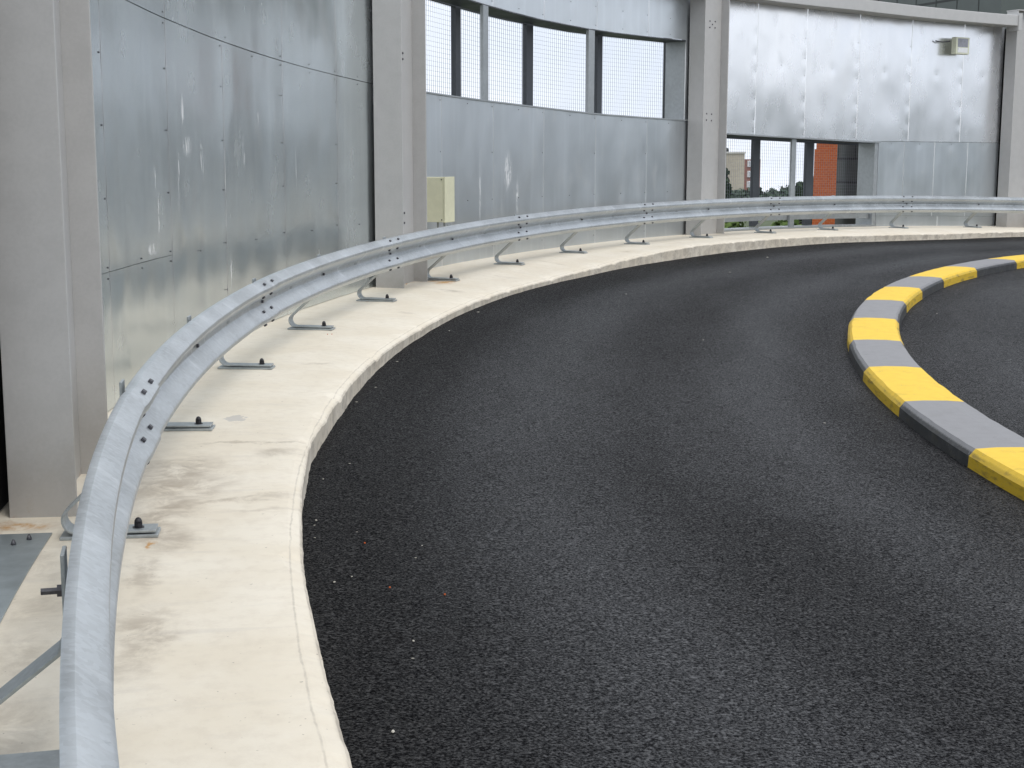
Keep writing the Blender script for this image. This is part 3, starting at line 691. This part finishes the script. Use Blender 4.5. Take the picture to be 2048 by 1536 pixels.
# pale stone chips lying on the asphalt
chips = [(21.90,-.1094,.010),(21.905,-.1132,.006),(21.90,-.1225,.006),(21.827,-.1518,.009),(21.757,-.1485,.006),(21.72,-.1181,.005),(21.753,-.2192,.010),(21.592,-.1837,.008),(21.45,-.1281,.006),
         (21.91,.0248,.010),(21.785,-.056,.006),(21.489,-.1367,.006),(21.614,-.1916,.006),(21.90,-.0727,.007),(21.86,.05,.009),(21.88,.10,.012),(21.8,.18,.01),(21.85,.24,.014),(20.9,.35,.012),(19.6,.2,.012),(18.9,.02,.010),(17.6,.36,.012),(21.1,.62,.02),(20.6,.5,.016)]
M_chip = plain('pale_stone', (.42,.40,.35), .8, 0, .2, 30)
for k, (R, th, r) in enumerate(chips):
    r *= .75; mb = MB(); rr = random.Random(k); p = W(R, th, road_z(R, th)) + UPV * r * .35; pr = []
    rot = Matrix.Rotation(rr.random()*6, 3, 'Z')
    ringsv = []
    for hgt, q in ((-.4, .6), (0, 1), (.35, .7)):
        ringsv.append([p + rot @ Vector((math.cos(a*1.257)*r*q*(1.3 + .4*rr.random()), math.sin(a*1.257)*r*q*(.6 + .4*rr.random()), r*hgt)) for a in range(5)])
    mb.sweep(ringsv); tag(mb.build('stone_chip', M_chip), 'tiny pale stone chip lying on the dark asphalt', 'stone chip', 'pale stone chips scattered on the asphalt')
for k, (R, th) in enumerate([(21.69,-.1265),(21.62,-.1555),(21.42,-.1600),(22.53,.1205),(22.50,.1215)]):
    rr = random.Random(k+50); r = .005; z = road_z(R, th) if R < 21.9 else apron_z(R, th); p = W(R, th, z) + UPV*.003; mb = MB()
    mb.sweep([[p + Vector((math.cos(a*1.257)*r*q, math.sin(a*1.257)*r*q*.6, h_)) for a in range(5)] for h_, q in ((-.003,.7),(0,1),(.004,.6))])
    tag(mb.build('brick_chip', M_brick), 'tiny red brick chip beside the rail foot on concrete' if R > 22 else 'tiny red brick chip on the asphalt near the kerb', 'brick chip', 'red brick chips on the concrete' if R > 22 else 'red brick chips on the asphalt')
# ------------------------------------------------------------ far background, placed by bearing and distance
def far(az, D, z): return Vector((math.sin(RAD(az))*D, math.cos(RAD(az))*D, z))
def zel(el, D): return EYE + D * math.tan(RAD(el))
G = -10.5
def facade(mb, A, B, z0, z1, depth, mi=0):   # box with front face from A to B, going back by depth
    d = (B - A).normalized(); nb = Vector((-d.y, d.x, 0)); 
    if nb.dot(A) < 0: nb = -nb
    P = [Vector((p.x, p.y, z0)) for p in (A, B, B + nb*depth, A + nb*depth)]
    mb.quadbox(P + [Vector((p.x, p.y, z1)) for p in P], mi); return d, nb
# dark clad building
D1, D2 = 52.0, 45.0
A = far(12.64, D1, 0); B = far(18.40, D2, 0)
root = thing('clad_building', Vector((A.x, A.y, G)), 'dark green clad building rising behind the beam and right of the orange brick', 'building')
mb = MB(); d, nb = facade(mb, A, B, G, 11.0, 12.0); mb.build('wall', M_clad, root)
L = (B - A).length; fr = -nb
for k in range(int(21.5/.80)):
    z = G + .3 + k*.80; z += (zel(.02, 51) - (G + .3)) % .80 - .0
    mb = MB(); mb.box(Vector((A.x, A.y, z)), d, nb, UPV, 0, L, -.004, .01, -.035, .035); mb.build('panel_joint', M_seam, root)
nj = int(L / 1.05)
for k in range(1, nj + 1):
    mb = MB(); mb.box(Vector((B.x, B.y, 1.6)), -d, nb, UPV, k*1.05 - .02, k*1.05 + .02, -.007, .01, 0, 9.0); mb.build('panel_joint', M_seam, root)
# orange brick stair pier
A2 = far(11.80, 50, 0); B2 = far(12.66, 50.0, 0)
root = thing('brick_building', Vector((A2.x, A2.y, G)), 'orange brick pier seen through the low window left of the dark cladding', 'building')
mb = MB(); d, nb = facade(mb, A2, B2, G, 1.9, 1.6); mb.build('wall', M_brick, root)
A3 = far(11.87, 50.02, 0); B3 = far(12.66, 50.02, 0)
mb = MB(); facade(mb, A3, B3, 1.902, 6.0, 1.55); mb.build('upper_wall', M_brick, root)
# apartment block
Da = 400.0; A = far(6.2, Da, 0); B = far(9.13, Da, 0); zt = zel(.22, Da)
root = thing('apartment_block', Vector((A.x, A.y, G)), 'distant beige apartment block with red brown balconies seen through the low window', 'building')
mb = MB(); d, nb = facade(mb, A, B, G, zt, 16.0); mb.build('gable_wall', M_beige, root)
mb = MB(); mb.box(Vector((A.x, A.y, zt)), d, nb, UPV, -.3, (B-A).length + .3, -.3, 16.3, .01, .5); mb.build('roof', M_roof, root)
Bf = B; Cf = far(9.75, Da + 22, 0); zf = zel(.0, Da)
mb = MB(); d2, nb2 = facade(mb, Bf + d*.02, Cf, G, zf, 10.0); mb.build('balcony_facade', M_rbrick, root)
Lf = (Cf - Bf).length
for fl in range(5):
    z = zf - 1.0 - fl*2.8 - 1.1
    for u in (.16, .56):
        w0 = MB(); w0.box(Vector((Bf.x, Bf.y, z)), d2, nb2, UPV, Lf*u, Lf*(u+.24), -.35, -.02, 0, 1.7); fo = w0.build('window', M_white, root)
        w1 = MB(); w1.box(Vector((Bf.x, Bf.y, z)), d2, nb2, UPV, Lf*(u+.04), Lf*(u+.10), -.40, -.36, .2, 1.5); w1.build('pane', M_glass, fo)
v0 = far(8.42, Da + 4, zt)
mb = MB(); mb.rev(v0, UPV, [(.65, .5), (.7, 1.0), (.5, 1.4), (.2, 1.6)], 12); mb.build('roof_vent', M_seam, root)
# trees
def tree(name, base_p, h, rad, mat, label, group, shape='round', n=1600, leaf=.16, trunk_r=.18, low=.3, seed=1):
    rr = random.Random(seed); root = thing(name, base_p, label, 'tree', group)
    mb = MB(); mb.rev(base_p, UPV, [(trunk_r*1.3, -.1), (trunk_r, h*.2), (trunk_r*.6, h*.6), (trunk_r*.15, h*.93)], 8)
    for k in range(9):
        a = rr.random()*6.28; z = h*(low + rr.random()*(.85-low)); L = rad*(.75 if shape == 'round' else (1 - z/h) * 1.2)
        p0 = base_p + UPV*z; p1 = p0 + Vector((math.cos(a)*L, math.sin(a)*L, L*(.5 if shape == 'round' else .1)))
        dd = (p1 - p0); mb.rev(p0, dd, [(trunk_r*.3, 0), (trunk_r*.06, dd.length)], 5)
    mb.build('trunk', M_bark, root)
    mb = MB(); clumps = []
    nc = 46 if shape == 'round' else 90
    for k in range(nc):
        a = rr.random()*6.283
        if shape == 'round':
            u = rr.random()**.45; phi = math.acos(1 - 2*rr.random()); cr = rad * (.20 + .22*rr.random())
            c = Vector((math.sin(phi)*math.cos(a)*rad*u, math.sin(phi)*math.sin(a)*rad*u, h*(low + (1-low)/2) + math.cos(phi)*h*(1-low)/2*u*.88))
        else:
            v = rr.random()**.8; z = h*(low*.5 + (1-low*.5)*v); q = (1 - v)**.9 * rad * (.55 + .5*rr.random()); cr = .10*rad + .22*rad*(1-v)
            c = Vector((math.cos(a)*q, math.sin(a)*q, z - q*.15))
        clumps.append((c, cr))
    for k in range(n):
        c, cr = clumps[rr.randrange(nc)]
        dv = Vector((rr.gauss(0,1), rr.gauss(0,1), rr.gauss(0,1))).normalized() * cr * rr.random()**.35
        p = base_p + c + dv; nrm = (dv.normalized()*.6 + Vector((rr.gauss(0,.6), rr.gauss(0,.6), rr.gauss(0,.6)+.3))).normalized()
        u = nrm.orthogonal().normalized(); v = nrm.cross(u); ang = rr.random()*3.14; u, v = u*math.cos(ang)+v*math.sin(ang), v*math.cos(ang)-u*math.sin(ang)
        s = leaf*(.6 + .8*rr.random()); l1 = s*(1.5 if shape == 'round' else 2.2)
        i0 = [mb.vert(p - u*s*.5), mb.vert(p + v*l1*.5), mb.vert(p + u*s*.5 + nrm*s*.15), mb.vert(p - v*l1*.5)]
        mb.face(i0)
    mb.build('crown', mat, root, fix=False)
def tree_at(az, D, top_el, rad, mat, label, group, **k):
    p = far(az, D, G); tree(k.pop('name', 'broadleaf_tree'), p, zel(top_el, D) - G, rad, mat, label, group, **k)
tree_at(8.35, 62, -.42, 1.7, M_conif, 'dark pointed conifer standing just right of the slim column', 'conifers beyond the ramp', name='conifer_tree', shape='cone', n=5200, leaf=.10, seed=3)
tree_at(7.75, 66, -.25, 2.0, M_conif, 'dark conifer partly hidden behind the slim column', 'conifers beyond the ramp', name='conifer_tree', shape='cone', n=3500, leaf=.10, seed=4)
tree_at(11.30, 75, -1.02, 2.2, M_conif, 'dark bushy conifer left of the orange brick pier', 'conifers beyond the ramp', name='conifer_tree', shape='cone', n=4500, leaf=.11, seed=5)
tree_at(11.75, 73, -.72, 1.3, M_conif, 'narrow conifer tip touching the orange brick pier', 'conifers beyond the ramp', name='conifer_tree', shape='cone', n=3500, leaf=.11, seed=6)
fl = [(9.55,-1.26,7,'round dark tree at the left end of the distant tree line'),(9.95,-1.36,7,'low distant tree, second from the left of the tree line'),(10.3,-1.38,6,'low distant tree in the middle of the tree line'),
      (10.62,-1.20,6,'distant tree stepping up left of the tallest one'),(10.88,-1.06,6,'tallest distant tree of the tree line beside the thin mullion'),(11.15,-1.12,7,'distant tree right of the tallest one'),(11.5,-1.3,7,'distant tree behind the bushy conifer'),(9.1,-1.3,7,'distant tree below the red brown balconies'),(8.7,-1.35,7,'distant tree before the beige gable')]
for k, (az, el, rd, lb) in enumerate(fl):
    tree_at(az, 330 + (k % 3)*8, el, rd*.62, M_far, lb, 'distant tree line', n=1500, leaf=.75, seed=20+k, trunk_r=.3, low=.12)
gl = [(8.5,-1.75,'light green leafy tree below the low window near the slim column'),(9.5,-1.9,'light green leafy tree left of the first dark post'),(10.4,-1.85,'light green leafy tree under the middle of the low window'),(11.35,-1.95,'light green leafy tree next to the foot of the brick pier')]
for k, (az, el, lb) in enumerate(gl):
    tree_at(az, 40 + (k % 2)*2, el, 1.5, M_leaf, lb, 'light green trees below the window', n=6500, leaf=.13, seed=40+k, low=.35)
print('faces', sum(len(o.data.polygons) for o in bpy.data.objects if o.type == 'MESH'), 'objects', len(bpy.data.objects))
